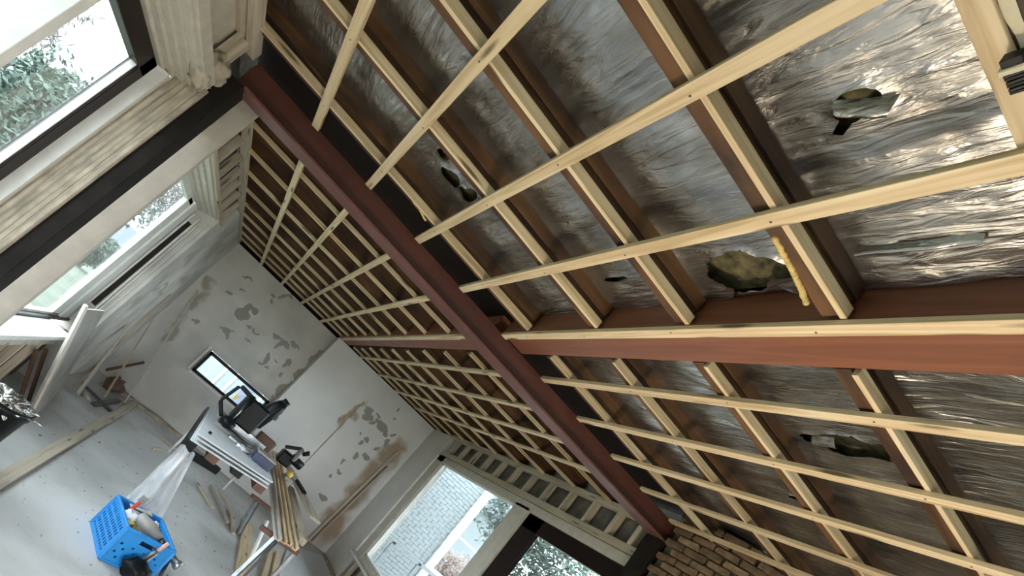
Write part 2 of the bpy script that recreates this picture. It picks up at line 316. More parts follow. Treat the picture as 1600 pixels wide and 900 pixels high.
# ridge where the two plaster fields meet, chase with two strips near the right corner
bar('plaster_ridge', M['reveal'], wfar2, (1.752, 7.617, -.52), (1.765, 7.617, .59), 0.012, 0.02, up=(0, 1, 0))
bar('corner_strip', M['pine_grey'], wfar2, (2.48, 7.585, -1.22), (2.60, 7.585, .40), 0.035, 0.05, up=(0, 1, 0))
bar('corner_strip', M['pine_grey'], wfar2, (2.54, 7.590, -1.22), (2.64, 7.590, .15), 0.03, 0.04, up=(0, 1, 0))

# --- ceiling: deck, then every rafter, counter batten, foil sheet and batten as a part
ceil = struct(boxes('ceiling', M['deck'], None, [(-1.05, 5.2, -3.4, 8.05, 1.20, 1.26)]))
boxes('insulation', M['wool'], ceil, [(-0.93, 0.93, -0.5, 2.45, 1.150, 1.195), (1.1, 5.0, -0.5, 2.45, 1.150, 1.195)])['kind'] = 'stuff'
BX = [-0.43, -0.085, 0.262, 0.603, 0.946, 1.293, 1.635, 1.972, 2.295, 2.625]
def jit(a): return random.uniform(-a, a)
for i, x in enumerate(BX + [2.97, 3.32, 3.67, 4.02]):
    y0 = YB - 0.012 + jit(.004) if x < 2.7 else 2.42 - (x - 2.9) * .6
    bar('batten', M['pine'], ceil, (x + jit(.004), y0, 0.9795), (x + jit(.006), -0.9, 0.9795), 0.039, 0.019)
for x in BX[:9]:
    ye = 7.80 if x < .9 else 7.60
    bar('batten', M['pine'], ceil, (x + jit(.004), 2.90, 0.9795), (x + jit(.004), ye - (.2 if x > 2.1 else 0) - abs(jit(.12)), 0.9795), 0.037, 0.019)
bat_near = [o for o in ceil.children if o.name.startswith('batten') and o.location.y < 1.5 * S]
YN_L = [-0.55, -0.06, 0.372, 0.887, 1.392, 1.885, 2.455]
YN_R = [-0.50, 0.0, 0.470, 0.945, 1.450, 1.962, 2.465]
def rafter(xa, xb, y, y2, z0=1.0, extra=True, flat=False):
    bar('rafter', M['old'], ceil, (xa, y + .0255, (z0 + 1.15) / 2), (xb, y2 + .0255, (z0 + 1.15) / 2), 0.048, 1.15 - z0)
    if flat: bar('counter_batten', M['pine'], ceil, (xa, y + .068, 0.9995), (xb, y2 + .068, 0.9995), 0.037, 0.019); return
    hh = .036 if extra else .027
    bar('counter_batten', M['pine'], ceil, (xa + abs(jit(.02)), y - .0095, .9895 + hh / 2), (xb, y2 - .0095, .9895 + hh / 2), 0.017, hh)
    if extra: bar('rafter_packer', M['old'], ceil, (xa, y - .004, 1.100), (xb, y2 - .004, 1.100), 0.010, 0.085, twist=jit(.05))
for i, y in enumerate(YN_L): rafter(-0.93, 0.925, y + (0.012 if i > 2 else 0), y - 0.004, flat=(i == 2))
for i, y in enumerate(YN_R): rafter(1.118, 4.6 if i < 6 else 3.2, y, y + 0.01)
for i, y in enumerate([3.45, 3.56, 4.06, 4.57, 5.08, 5.60, 6.07, 6.57, 7.07, 7.50]):
    if i: rafter(-0.93, 0.925, y, y, extra=False); rafter(1.118, 2.9, y - .02, y - .02, extra=False)
def foil_bay(x0, x1, ya, yb, nx, ny, seed, holes=(), z=1.118):
    bm = bmesh.new(); grid = []
    org = V(((x0 + x1) / 2, (ya + yb) / 2, z))
    for i in range(nx + 1):
        row = []
        for j in range(ny + 1):
            x = x0 + (x1 - x0) * i / nx; t = j / ny; y = ya + (yb - ya) * t
            n1 = noise.fractal(Vector((x * 9 + seed * 7, y * 1.6, seed)), 1.0, 2.0, 4); n2 = noise.noise(Vector((x * 2.2, y * 3 + seed * 5, 3)))
            n3 = noise.ridged_multi_fractal(Vector((x * 5 + seed, y * 3.5, seed * 2)), 0.9, 2.0, 3, 1.0, 2.0)
            edge = 1 - (2 * t - 1) ** 4
            zz = z - 0.018 * edge * (0.6 + n2) + n1 * 0.006 + (n3 - 1) * 0.0045 * edge - 0.012 * max(0, (t - .8) / .2) ** 2
            row.append(bm.verts.new(V((x, y, zz)) - org))
        grid.append(row)
    for i in range(nx):
        for j in range(ny):
            x = x0 + (x1 - x0) * (i + .5) / nx; y = ya + (yb - ya) * (j + .5) / ny; skip = False
            for hx, hy, rx, ry in holes:
                if math.hypot((x - hx) / rx, (y - hy) / ry) < 1 + 0.45 * noise.noise(Vector((x * 14, y * 14, seed))): skip = True
            if not skip: bm.faces.new((grid[i][j], grid[i][j + 1], grid[i + 1][j + 1], grid[i + 1][j]))
    for v in bm.verts:
        if not v.link_faces or len(v.link_faces) == 4: continue
        x = (v.co.x + org.x) / S; y = (v.co.y + org.y) / S
        for hx, hy, rx, ry in holes:
            m_ = math.hypot((x - hx) / rx, (y - hy) / ry); lim = 1 + 0.45 * noise.noise(Vector((x * 14, y * 14, seed)))
            if .3 < m_ < 1.8 and .6 < m_ / lim < 1.6:
                k_ = lim / m_; v.co.x = (hx + (x - hx) * k_) * S - org.x; v.co.y = (hy + (y - hy) * k_) * S - org.y; v.co.z -= .006; break
    for v in [v for v in bm.verts if not v.link_faces]: bm.verts.remove(v)
    return finish('foil_sheet', bm, M['foil'], ceil, org, None, True)
holesL = {2: [(0.468, 0.70, .032, .045), (0.50, 0.735, .018, .03)], 3: [(0.83, 1.17, .075, .12)], 4: [(0.78, 1.72, .012, .07)], 5: [(0.13, 2.24, .05, .05), (0.04, 2.16, .03, .03), (.23, 2.22, .03, .06)]}
holesL[2].append((0.812, 0.79, .008, .05))
for i in range(len(YN_L) - 1):
    near = i >= 1
    foil_bay(-0.93, 0.935, YN_L[i] + .05, YN_L[i + 1] - .002, 170 if near else 30, 30 if near else 8, i + 1, holesL.get(i, ()))
holesR = {3: [(1.64, 1.22, .055, .14)], 4: [(2.1, 1.62, .02, .08)], 5: [(2.45, 2.1, .02, .08)]}
for i in range(len(YN_R) - 1):
    foil_bay(1.105, 3.6, YN_R[i] + .05, YN_R[i + 1] - .002, 170 if i else 40, 24 if i else 8, i + 20, holesR.get(i, ()))
# torn foil tongues hanging beside the holes
def flap(pts, lab):
    bm = bmesh.new(); vs_ = [V(p) for p in pts]; org = vs_[0].copy(); n_ = 10; rows_ = []
    for i in range(n_ + 1):
        t = i / n_; a = vs_[0].lerp(vs_[1], t); b = vs_[3].lerp(vs_[2], t); rows_.append([bm.verts.new(a.lerp(b, k / 4) - org + Vector((0, 0, -0.02 * math.sin(k / 4 * math.pi) + 0.008 * noise.noise(a * 20)))) for k in range(5)])
    for i in range(n_):
        for k in range(4): bm.faces.new((rows_[i][k], rows_[i][k + 1], rows_[i + 1][k + 1], rows_[i + 1][k]))
    o = finish('foil_flap', bm, M['foil'], ceil, org, None, True); o['label'] = lab
flap([(.440, .73, 1.10), (.478, .625, 1.10), (.500, .645, 1.07), (.470, .715, 1.075)], 'torn tongue of foil hanging from the hole')
flap([(.80, .84, 1.105), (.815, .60, 1.105), (.830, .60, 1.095), (.815, .84, 1.09)], 'lifted foil seam')
flap([(1.60, 1.34, 1.10), (1.585, 1.25, 1.10), (1.63, 1.24, 1.085), (1.64, 1.33, 1.09)], 'torn tongue of foil at the lower hole')
# foam bead along the rafter
def bead(pts, r, name='foam_bead'):
    bm = bmesh.new(); org = V(pts[0])
    for k in range(len(pts) - 1):
        for t in [i / 14 for i in range(14)]:
            p = V(pts[k]).lerp(V(pts[k + 1]), t) - org; g = bmesh.ops.create_icosphere(bm, subdivisions=2, radius=r * S * random.uniform(.85, 1.15)); o_ = p + Vector((jit(.0015), jit(.0015), jit(.001)))
            bmesh.ops.translate(bm, verts=g['verts'], vec=o_)
    return finish(name, bm, M['foam'], ceil, org, None, True)
bead([(.665, .925, 1.0), (.70, .925, .998), (.77, .93, .998), (.82, .935, .996), (.868, .94, .99)], 0.0075)['label'] = 'dripping bead of yellow expanding foam'
bead([(.10, 2.47, 1.0), (.16, 2.475, .995), (.20, 2.48, .985)], 0.006)
# ridge purlin: near and far lengths; red portal beam with its two dark posts
pu = empty('ridge_purlin', (1.02, 2.0, .99), 'red-brown timber purlin running lengthwise beside the middle batten, above the crossing portal beam', 'beam')
bar('purlin_length', M['purlin'], pu, (1.018, YB, 1.058), (1.022, -1.2, 1.058), 0.165, 0.136); bar('purlin_length', M['purlin'], pu, (1.005, 2.89, 1.058), (0.990, 7.60, 1.058), 0.16, 0.136)
pb = empty('portal_beam', (1.0, 2.81, .858), 'dark red portal beam crossing the ceiling from the left post to the right post', 'beam')
bar('web', M['red_shaded'], pb, (-0.80, 2.825, .938), (2.80, 2.825, .938), 0.06, 0.136)  # web wears the darkened red, its shade painted in
bar('bottom_flange', M['red'], pb, (-0.745, 2.808, .8625), (2.78, 2.808, .8625), 0.146, 0.013, bevel=.002)['label'] = 'lighter red underside of the beam'
tag(boxes('portal_post', M['column'], None, [(-0.93, -0.745, YB, 2.875, -1.24, .857)], .003), 'dark post at the left wall, between the two tall windows', 'post')
tag(boxes('portal_post', M['column'], None, [(2.665, 2.80, YB, 2.875, -1.24, .857)], .003), 'dark post at the right, between the window wall and the curved brickwork', 'post')
# cloth-like plaster lumps by the left post head
blob('plaster_lump', M['reveal'], WLo, (-.84, 2.66, .80), (.05, .10, .055), 3, .4)
blob('plaster_lump', M['reveal'], WLo, (-.83, 2.58, .70), (.04, .10, .04), 5, .5)

# --- ladder framing over the left windows
def up_stud(x, y, z0, z1, parent, wd=.035, dp=.05, mat='pine_grey'): bar('stud', M[mat], parent, (x, y, z0), (x, y, z1), wd, dp, up=(1, 0, 0))
bar('ceiling_rail', M['pine_grey'], WLo, (-.815, 2.90, .985), (-.815, 7.80, .985), .045, .05); bar('ceiling_rail', M['pine_grey'], WLo, (-.815, -1.0, .985), (-.815, 2.70, .985), .045, .05)
bar('ceiling_rail', M['pine_grey'], WLo, (-.872, -1.0, .985), (-.872, 2.66, .985), .045, .05)
bar('head_board', M['pine_grey'], WLo, (-.83, 2.90, .725), (-.83, 5.75, .725), .06, .035); bar('head_board', M['cream'], WLo, (-.85, -1.0, .725), (-.85, 2.66, .725), .10, .05)
for y in (3.50, 3.82, 4.16, 4.51, 4.84, 5.22, 5.62): up_stud(-.83, y, .745, .96, WLo)
up_stud(-.83, 3.12, -.70, .96, WLo, wd=.05, dp=.24, mat='cream')
for y in (0.5, 1.5, 2.62): up_stud(-.85, y, .75, .96, WLo, wd=.05, dp=.06)
boxes('membrane', M['film'], WLo, [(-.93, -.90, 2.9, 5.9, .74, 1.0)]); boxes('membrane', M['cream'], WLo, [(-.93, -.895, -1.0, 2.68, .75, 1.0)])
# --- ladder framing over the right window
bar('ceiling_rail', M['pine_grey'], wright, (2.815, 2.90, .985), (2.815, 6.90, .985), .05, .055); bar('head_board', M['pine_grey'], wright, (2.815, 2.90, .735), (2.815, 6.81, .735), .05, .06)
for y in (6.62, 6.30, 5.97, 5.64, 5.31, 4.98, 4.66, 4.33, 4.0, 3.67, 3.36, 3.10): up_stud(2.82, y, .765, .96, wright, wd=.04, dp=.06, mat='pine_grey')
boxes('membrane', M['film'], wright, [(2.87, 2.90, 2.8, 6.81, .74, 1.05)])
for y in (6.6, 6.3, 6.0, 5.7, 5.4, 5.0): up_stud(2.82, y, -1.22, -.90, wright, wd=.05)
boxes('membrane', M['film'], wright, [(2.87, 2.90, 2.9, 6.81, -1.24, -.88)])
# --- curved brickwork beside the right post, each brick a part
bw = struct(boxes('wall_corner', M['mortar'], None, [(3.66, 3.70, .6, 1.77, -1.24, 1.0)]))
R_ = 1.0
def arc(a, r): return (2.69 + R_ - r * math.cos(a), 2.72 - r * math.sin(a))
bm = bmesh.new(); org = V((3.0, 2.3, -1.24)); na = 20
ring = []
for k in range(na + 1):
    a = math.pi / 2 * k / na; x, y = arc(a, R_ - .02); x2, y2 = arc(a, R_ - .10)
    ring.append([bm.verts.new(V((xx, yy, zz)) - org) for xx, yy, zz in ((x, y, -1.24), (x, y, 1.10), (x2, y2, 1.10), (x2, y2, -1.24))])
for k in range(na):
    for q in range(4): bm.faces.new((ring[k][q], ring[k][(q + 1) % 4], ring[k + 1][(q + 1) % 4], ring[k + 1][q]))
bmesh.ops.recalc_face_normals(bm, faces=bm.faces[:]); finish('mortar_bed', bm, M['mortar'], bw, org)
brick_me = []
for s_ in range(6):
    b_ = bmesh.new(); bm_box(b_, Vector((0, 0, 0)), (.142 * S, .05 * S, .041 * S)); bmesh.ops.bevel(b_, geom=b_.edges[:], offset=.006, segments=1, affect='EDGES')
    for v in b_.verts: v.co += Vector((random.uniform(-.004, .004), random.uniform(-.003, .003), random.uniform(-.003, .003)))
    me = bpy.data.meshes.new('brick'); b_.to_mesh(me); b_.free(); me.materials.append(M['brick']); brick_me.append(me)
zc = 1.065; row = 0
while zc > .30:
    step = .153 / R_; a = .07 + (.5 * step if row % 2 else 0)
    while a < math.pi / 2:
        rr = R_ - .01 + jit(.006); x, y = arc(a, rr); o = bpy.data.objects.new('brick', random.choice(brick_me)); link(o, bw)
        R = Matrix.Rotation(-(math.pi / 2 - a) + math.pi, 3, 'Z')
        tx = Vector((math.sin(a), -math.cos(a), 0)); R = Matrix((tx, Vector((0, 0, 1)).cross(tx), Vector((0, 0, 1)))).transposed()
        o.matrix_local = Matrix.Translation(V((x, y, zc + jit(.002))) - ploc(bw)) @ R.to_4x4() @ Matrix.Rotation(jit(.02), 4, 'Y') @ Matrix.Diagonal((random.uniform(.94, 1.0), 1, 1, 1)); a += step
    zc -= .0495; row += 1

# --- windows
def W(name): return struct(bpy.data.objects.new(name, None))
def wempty(name, p): o = W(name); C.objects.link(o); o.location = V(p); WL[o.name] = V(p); return o
def pane(parent, x0, x1, y0, y1, z0, z1): return boxes('pane', M['glass'], parent, [(x0, x1, y0, y1, z0, z1)])
w1 = wempty('window_1', (-1.0, 1.5, -.7))
for k, (xx, zz) in enumerate([(-1.0, .635), (-.965, .650), (-.93, .665), (-.895, .68), (-.86, .69)]):
    bar('head_moulding', M['cream'], w1, (xx + .016, -1.0, zz + .018), (xx + .016, 2.733, zz + .018), .036, .04)
boxes('jamb', M['white'], w1, [(-1.0, -.935, 2.690, 2.734, -.75, .64)]); boxes('reveal', M['reveal'], w1, [(-.934, -.81, 2.722, 2.734, -.75, .72)])
for k in range(5): bar('reveal_strip', M['reveal'], w1, (-.92 + .024 * k, 2.721 + jit(.002), -.7), (-.92 + .024 * k + jit(.006), 2.721, .70), .020, .008, up=(0, 1, 0), bevel=.004)
boxes('mullion', M['white'], w1, [(-1.03, -.93, 1.908, 1.964, -.75, .64)], .002)
sash = boxes('casement_frame', M['casement'], w1, [(-1.035, -.985, 2.60, 2.69, -.75, .63), (-1.035, -.985, 1.96, 2.69, .55, .63), (-1.035, -.985, 1.96, 2.05, -.75, .6), (-1.035, -.985, 1.96, 2.69, -.75, -.67)], .003)
sash['label'] = 'dark brown casement frame'
boxes('glazing_bead', M['white'], w1, [(-1.02, -.995, 2.592, 2.60, -.67, .55)]); pane(sash, -1.016, -1.010, 1.96, 2.62, -.7, .6); pane(w1, -1.016, -1.010, 0.3, 1.91, -.7, .6)
boxes('frame', M['casement'], w1, [(-1.03, -.99, 1.80, 1.83, -.75, .63), (-1.03, -.99, .2, 1.83, .58, .63)]); boxes('sill', M['white'], w1, [(-1.03, -.78, .2, 2.73, -.78, -.75)])
w2 = wempty('window_2', (-1.0, 4.2, -.73))
for k, (xx, zz) in enumerate([(-1.0, .655), (-.955, .668), (-.91, .682), (-.865, .695)]):
    bar('head_moulding', M['cream'], w2, (xx + .02, 2.90, zz + .018), (xx + .02, 5.49, zz + .018), .045, .04)
boxes('stile', M['white'], w2, [(-1.04, -1.0, 5.06, 5.26, -.70, .64), (-1.04, -1.0, 2.9, 3.1, -.70, .64), (-1.04, -1.0, 3.1, 5.26, .60, .655), (-1.04, -1.0, 3.1, 5.26, -.74, -.685)], .003)
boxes('outer_frame', M['white'], w2, [(-1.04, -.985, 5.27, 5.50, -.73, .655)], .004); pane(w2, -1.025, -1.019, 3.0, 5.1, -.7, .63)
boxes('sash_bar', M['casement'], w2, [(-1.03, -.965, 2.9, 5.5, -.722, -.705)])
boxes('sill', M['white'], w2, [(-1.03, -.775, 2.9, 5.0, -.755, -.722)], .004)
boxes('sill_rail', M['cream'], w2, [(-.86, -.80, 2.9, 4.85, -.82, -.755)], .003)
boxes('reveal_slot', M['casement'], w2, [(-.965, -.925, 5.485, 5.502, -.50, .52)])
for xx, zz0, zz1 in ((-.975, -.6, .6), (-.905, -.62, .60), (-.88, -.6, .55), (-.845, -.55, .62)): bar('reveal_strip', M['white' if xx < -.9 else 'wall_l'], w2, (xx, 5.49, zz0), (xx + jit(.01), 5.49, zz1), .018, .024, up=(0, 1, 0), bevel=.004)
boxes('latch', M['steel'], w2, [(-.955, -.90, 5.44, 5.48, -.56, -.54), (-.955, -.90, 5.44, 5.48, -.60, -.585)])
for y in (3.35, 3.62, 3.92, 4.22, 4.55): up_stud(-.82, y, -1.20, -.80, WLo, wd=.04)
boxes('wall_cavity', M['old'], WLo, [(-.93, -.90, 2.9, 5.3, -1.24, -.78)])
w3 = wempty('window_3', (.4, 7.85, -.56))
boxes('frame', M['casement'], w3, [(-.07, .89, 7.81, 7.88, -.275, -.235), (-.07, .89, 7.81, 7.88, -.56, -.525), (-.07, -.03, 7.81, 7.88, -.56, -.235), (.85, .89, 7.81, 7.88, -.56, -.235)], .003)
pane(w3, -.04, .86, 7.85, 7.856, -.54, -.26); boxes('trim', M['white'], w3, [(-.11, .93, 7.83, 7.849, -.60, -.57), (-.12, -.095, 7.83, 7.849, -.60, -.20)])
w4 = wempty('window_4', (2.85, 4.8, -.85))
boxes('frame', M['cream'], w4, [(2.80, 2.88, 6.60, 6.81, -.88, .70), (2.80, 2.88, 2.88, 6.81, .62, .70), (2.81, 2.88, 2.88, 6.81, -.88, -.80), (2.80, 2.88, 4.36, 4.62, -.85, .65)], .004)
boxes('glazing_bead', M['white'], w4, [(2.82, 2.85, 6.555, 6.61, -.80, .62), (2.82, 2.85, 4.6, 6.61, .60, .625), (2.82, 2.85, 4.6, 6.61, -.80, -.78)])
boxes('jamb_bead', M['white'], w4, [(2.775, 2.80, 6.80, 6.83, -.86, .68)], .006)
cf4 = boxes('casement_frame', M['casement'], w4, [(2.825, 2.87, 4.10, 4.36, -.80, .62), (2.825, 2.87, 2.90, 4.36, .485, .62), (2.825, 2.87, 2.90, 3.0, -.8, .62), (2.825, 2.87, 2.9, 4.36, -.85, -.72)], .003); cf4['label'] = 'dark brown casement frame'
pane(w4, 2.845, 2.851, 4.6, 6.6, -.82, .63); pane(cf4, 2.845, 2.851, 3.0, 4.15, -.75, .5)
boxes('sill', M['white'], w4, [(2.74, 2.88, 2.88, 6.86, -.91, -.88)], .004)

# ================================================================ OUTSIDE
struct(boxes('ground', M['grass'], None, [(-60, 60, -40, 90, -1.8, -1.6)]))
def leaves(name, mat, parent, c, rad, n_, size, seed, long=1.0):
    rnd = random.Random(seed); vs_, fs = [], []
    for i in range(n_):
        d = Vector((rnd.gauss(0, 1), rnd.gauss(0, 1), rnd.gauss(0, 1))).normalized() * rnd.random() ** 0.4
        p = Vector((d.x * rad[0], d.y * rad[1], d.z * rad[2])) * S
        p *= 0.8 + 0.4 * noise.noise(d * 2.5 + Vector((seed, 0, 0)))
        a = Vector((rnd.gauss(0, 1), rnd.gauss(0, 1), rnd.gauss(0, 1))).normalized(); b = a.orthogonal().normalized()
        a *= size * long * S * rnd.uniform(.6, 1.4); b *= size * S * rnd.uniform(.6, 1.3) / long; k = len(vs_)
        vs_ += [p - a, p + b, p + a, p - b]; fs.append((k, k + 1, k + 2, k + 3))
    me = bpy.data.meshes.new(name); me.from_pydata(vs_, [], fs); me.materials.append(mat); o = bpy.data.objects.new(name, me); link(o, parent); o.location = V(c) - ploc(parent); return o
def tree(p, h, rad, label, mat='leaf', n_=9000, seed=1, cat='tree', size=.07, name='garden_tree', group=None):
    t = empty(name, (p[0], p[1], -1.6), label, cat, group)
    cyl('trunk', M['bark'], t, (p[0], p[1], -1.6), (p[0], p[1], h - rad[2] * .5), .12, .05, 8)
    rnd = random.Random(seed + 99)
    for k in range(4): a = rnd.uniform(0, 6.28); cyl('branch', M['bark'], t, (p[0], p[1], h - rad[2] * .9), (p[0] + math.cos(a) * rad[0] * .7, p[1] + math.sin(a) * rad[1] * .7, h + rad[2] * rnd.uniform(-.2, .6)), .05, .015, 6)
    leaves('foliage', M[mat], t, (p[0], p[1], h), rad, n_, size, seed, 1.6 if mat == 'leaf' else 3.5)['kind'] = 'stuff'
tree((-5.2, 13.5, 0), .6, (1.6, 2.2, 1.7), 'dense dark evergreen shrub tree closest to the upper left window', seed=1, n_=9000, size=.05)
tree((-8.6, 15.0, 0), 2.6, (2.0, 2.0, 1.7), 'bare twiggy tree against the sky beyond the upper left window', 'twig', 7000, 2, size=.05)
tree((-6.4, 19.5, 0), 1.0, (2.4, 2.6, 2.2), 'tall evergreen behind the shrub tree outside the left windows', seed=3, n_=9000)
tree((-12.5, 29.0, 0), 1.0, (2.2, 2.2, 2.6), 'grey-green bushy tree beside the white framed house', 'leaf', 6000, 4, size=.08)
tree((-7.6, 43.0, 0), 4.6, (4.2, 2.0, 3.6), 'tall bare tree rising behind the white framed house', 'twig', 12000, 15, size=.07)
tree((-16.5, 43.0, 0), 2.6, (3.6, 2.0, 3.6), 'broad evergreen behind and left of the white framed house', 'leaf', 7000, 16, size=.12)
tree((-5.6, 25.0, 0), -.7, (1.1, 1.1, .8), 'low round bush before the white framed house', 'leaf', 4000, 14, size=.06)
tree((12.5, 17.5, 0), 2.2, (3.4, 3.0, 2.6), 'green conifer outside the dark casement at the right', 'leaf', 9000, 5, size=.08)
tree((10.5, 31.5, 0), 3.2, (2.4, 2.4, 2.2), 'bare tree standing between the white wall and the slate roof', 'twig', 5000, 6, size=.06)
h_ = empty('garden_hedge', (7.0, 12.0, -1.6), 'brown leafed hedge outside the right window', 'hedge')
leaves('foliage', M['hedge'], h_, (7.4, 12.4, -.85), (1.7, .8, .95), 9000, .03, 8)['kind'] = 'stuff'
hs = empty('white_house', (-6.4, 33, -1.6), 'white gabled house with framed window far off beyond the left window', 'building')
boxes('house_wall', M['ext_white'], hs, [(-8.6, -5.6, 32, 36, -1.6, -.1)]); slab('roof', M['slate'], hs, [(-8.9, 31.6, -.2), (-5.3, 31.6, -.2), (-5.3, 34, .9), (-8.9, 34, .9)], .12)
boxes('window', M['white'], hs, [(-8.0, -7.2, 31.9, 32, -1.1, -.3)]); boxes('pane', M['slate'], hs, [(-7.9, -7.65, 31.85, 31.9, -1.0, -.4), (-7.55, -7.3, 31.85, 31.9, -1.0, -.4)])
# near neighbour: white painted brick wall seen through the right window
nb = empty('white_outbuilding', (4.2, 9.8, -1.6), 'white painted brick wall close outside the right window', 'building')
boxes('masonry', M['ext_white'], nb, [(2.2, 5.10, 9.55, 9.8, -1.6, 3.6)])
bm = bmesh.new(); org = V((3.6, 9.53, 0)); r_ = 0; z_ = -1.55
while z_ < 2.2:
    x_ = 2.95 + (.1 if r_ % 2 else 0)
    while x_ < 5.0: bm_box(bm, V((x_ + .1, 9.54, z_ + .03)) - org, (.194 * S, .02 * S, .0585 * S)); x_ += .2
    z_ += .066; r_ += 1
finish('painted_bricks', bm, M['ext_white'], nb, org)['kind'] = 'stuff'
boxes('corner_post', M['white'], nb, [(5.10, 5.24, 9.45, 9.6, -1.6, 3.4)], .004); boxes('canopy_beam', M['white'], nb, [(5.24, 6.4, 9.5, 9.56, -.66, -.60)]); boxes('canopy_beam', M['white'], nb, [(5.24, 6.4, 9.5, 9.54, .10, .13)])
boxes('stair_rail', M['ext_white'], nb, [(3.3, 3.36, 8.6, 8.66, -1.6, -.62), (3.9, 3.96, 8.6, 8.66, -1.6, -.62), (4.5, 4.56, 8.6, 8.66, -1.6, -.62), (3.3, 5.1, 8.6, 8.66, -.66, -.60)])
sh = empty('slate_roofed_house', (13, 24, -1.6), 'low house with slate blue roof beyond the right window', 'building')
boxes('house_wall', M['ext_white'], sh, [(9.5, 16.5, 24, 28, -1.6, 2.1)]); slab('roof', M['slate'], sh, [(9.2, 23.6, 2.0), (16.8, 23.6, 2.0), (16.8, 26, 3.8), (9.2, 26, 3.8)], .12); cyl('flue', M['tin'], sh, (12.6, 24.6, 2.6), (12.6, 24.6, 3.9), .07)
bh = empty('annexe_facade', (.6, 14, -1.6), 'pale facade with rails seen through the small slot window', 'building')
boxes('facade', M['ext_white'], bh, [(-2.5, 2.6, 14, 14.3, -1.6, 3)])
for k, x in enumerate((-.15, .35, .62, .95, 1.35)): boxes('facade_rail', M['slate'] if k == 3 else M['white'], bh, [(x, x + (.22 if k == 3 else .06), 13.93, 14.0, -1.2, .6)])

# ================================================================ THINGS ON THE FLOOR
def thing(o, label, cat, group=None): return tag(o, label, cat, group)
thing(bar('timber_batten', M['pine_grey'], None, (-.265, 3.35, -1.222), (-.225, 7.50, -1.222), .075, .028), 'long pale plank lying on the floor, from the left edge to the far wall', 'plank')
thing(slab('wall_panel', M['panel'], None, [(-.515, 4.66, -1.238), (-.665, 5.75, -1.238), (-.765, 4.83, -.43), (-.765, 4.36, -.45)], .02), 'tall grey-white panel leaning against the sill of the lower left window', 'panel')
thing(bar('edge_batten', M['cream'], None, (-.52, 4.58, -1.225), (-.755, 4.27, -.42), .03, .02), 'narrow pale strip leaning along the near edge of the panel', 'plank')
for k, (p, q, lab, mt) in enumerate([((-.56, 6.05, -1.235), (-.775, 6.60, -.55), 'grey board leaning in the far left corner, first past the tall panel', 'cream'),
        ((-.434, 6.72, -1.235), (-.765, 7.50, -.38), 'pale lath leaning in the far left corner, in the middle of the leaning laths', 'pine_grey'),
        ((-.282, 7.15, -1.235), (-.70, 7.83, .20), 'thin long lath leaning on the far wall beside the corner', 'cream'),
        ((-.66, 6.3, -1.235), (-.778, 7.0, -.05), 'short dark-edged board leaning behind the grey board in the far left corner', 'pine_grey'),
        ((-.70, 7.60, -1.15), (-.50, 7.82, -.85), 'brown stick crossing behind the leaning laths', 'old'),
        ((-.60, 4.60, -1.235), (-.775, 4.45, -.84), 'thin brown board standing under the window sill, nearer one', 'old'),
        ((-.60, 4.80, -1.235), (-.775, 4.66, -.84), 'thin brown board standing under the window sill, farther one', 'old')]):
    thing(bar('timber_lath', M[mt], None, p, q, .035 if k != 0 else .08, .018, up=(1, 0, .3)), lab, 'plank')
for p, q, lab in [((-.60, 6.45, -1.205), (-.27, 6.40, -1.225), 'dark lath offcut crossing the corner litter on the floor'), ((-.42, 6.14, -1.228), (-.34, 7.10, -1.228), 'pale offcut lying under the dark lath near the leaning laths'),
        ((-.66, 6.7, -1.228), (-.5, 6.2, -1.228), 'stub of batten lying against the foot of the grey board'), ((-.5, 7.4, -1.225), (-.2, 7.68, -1.225), 'offcut lying against the foot of the far wall by the laths')]:
    thing(bar('timber_offcut', M['pine_grey' if 'dark' not in lab else 'tin'], None, p, q, .05, .022), lab, 'wood')
blob('brown_sack', M['brown'], None, (-.50, 7.30, -1.16), (.10, .17, .08), 9, .5); thing(bpy.data.objects['brown_sack'], 'crumpled brown sack behind the leaning laths', 'sack')
for p, q, lab in [((.93, 6.49, -1.228), (1.15, 5.65, -1.228), 'longest stick lying on the floor under the workbench'), ((1.02, 6.43, -1.205), (1.20, 5.9, -1.205), 'stick lying across the longest stick under the workbench'),
        ((.78, 6.2, -1.228), (.97, 5.75, -1.228), 'thin stick on the floor left of the crossed sticks'), ((1.20, 6.12, -1.228), (1.22, 5.45, -1.228), 'pale stick on the floor beside the near trestle foot'),
        ((.22, 6.20, -1.228), (.30, 6.44, -1.228), 'grey offcut on the floor before the workbench, left one'), ((.24, 6.95, -1.228), (.50, 6.85, -1.228), 'white offcut on the floor before the workbench, by the wall')]:
    thing(bar('timber_stick', M['pine_grey'], None, p, q, .035, .02), lab, 'wood')
blob('dust_ridge', M['reveal'], None, (.1, 7.68, -1.235), (.45, .10, .03), 4, .6); thing(bpy.data.objects['dust_ridge'], 'ridge of rubble and dust along the foot of the far wall', 'rubble')
# bin with crumpled foil at the left edge
bn = empty('waste_bin', (-.50, 3.30, -1.24), 'black waste bin at the left edge with crumpled silver film in it', 'bin')
cyl('bin_body', M['black'], bn, (-.50, 3.30, -1.24), (-.50, 3.30, -.86), .11, .14, 28, rings=[(0, .11), (.9, .137), (.9, .145), (1, .147), (1, .138), (.55, .125)])
bl = empty('film_ball', (-.50, 3.30, -.90), 'crumpled silver film in the black bin', 'rubbish'); blob('film', M['foil'], bl, (-.50, 3.30, -.875), (.12, .12, .035), 12, .8, 4, 3.5)
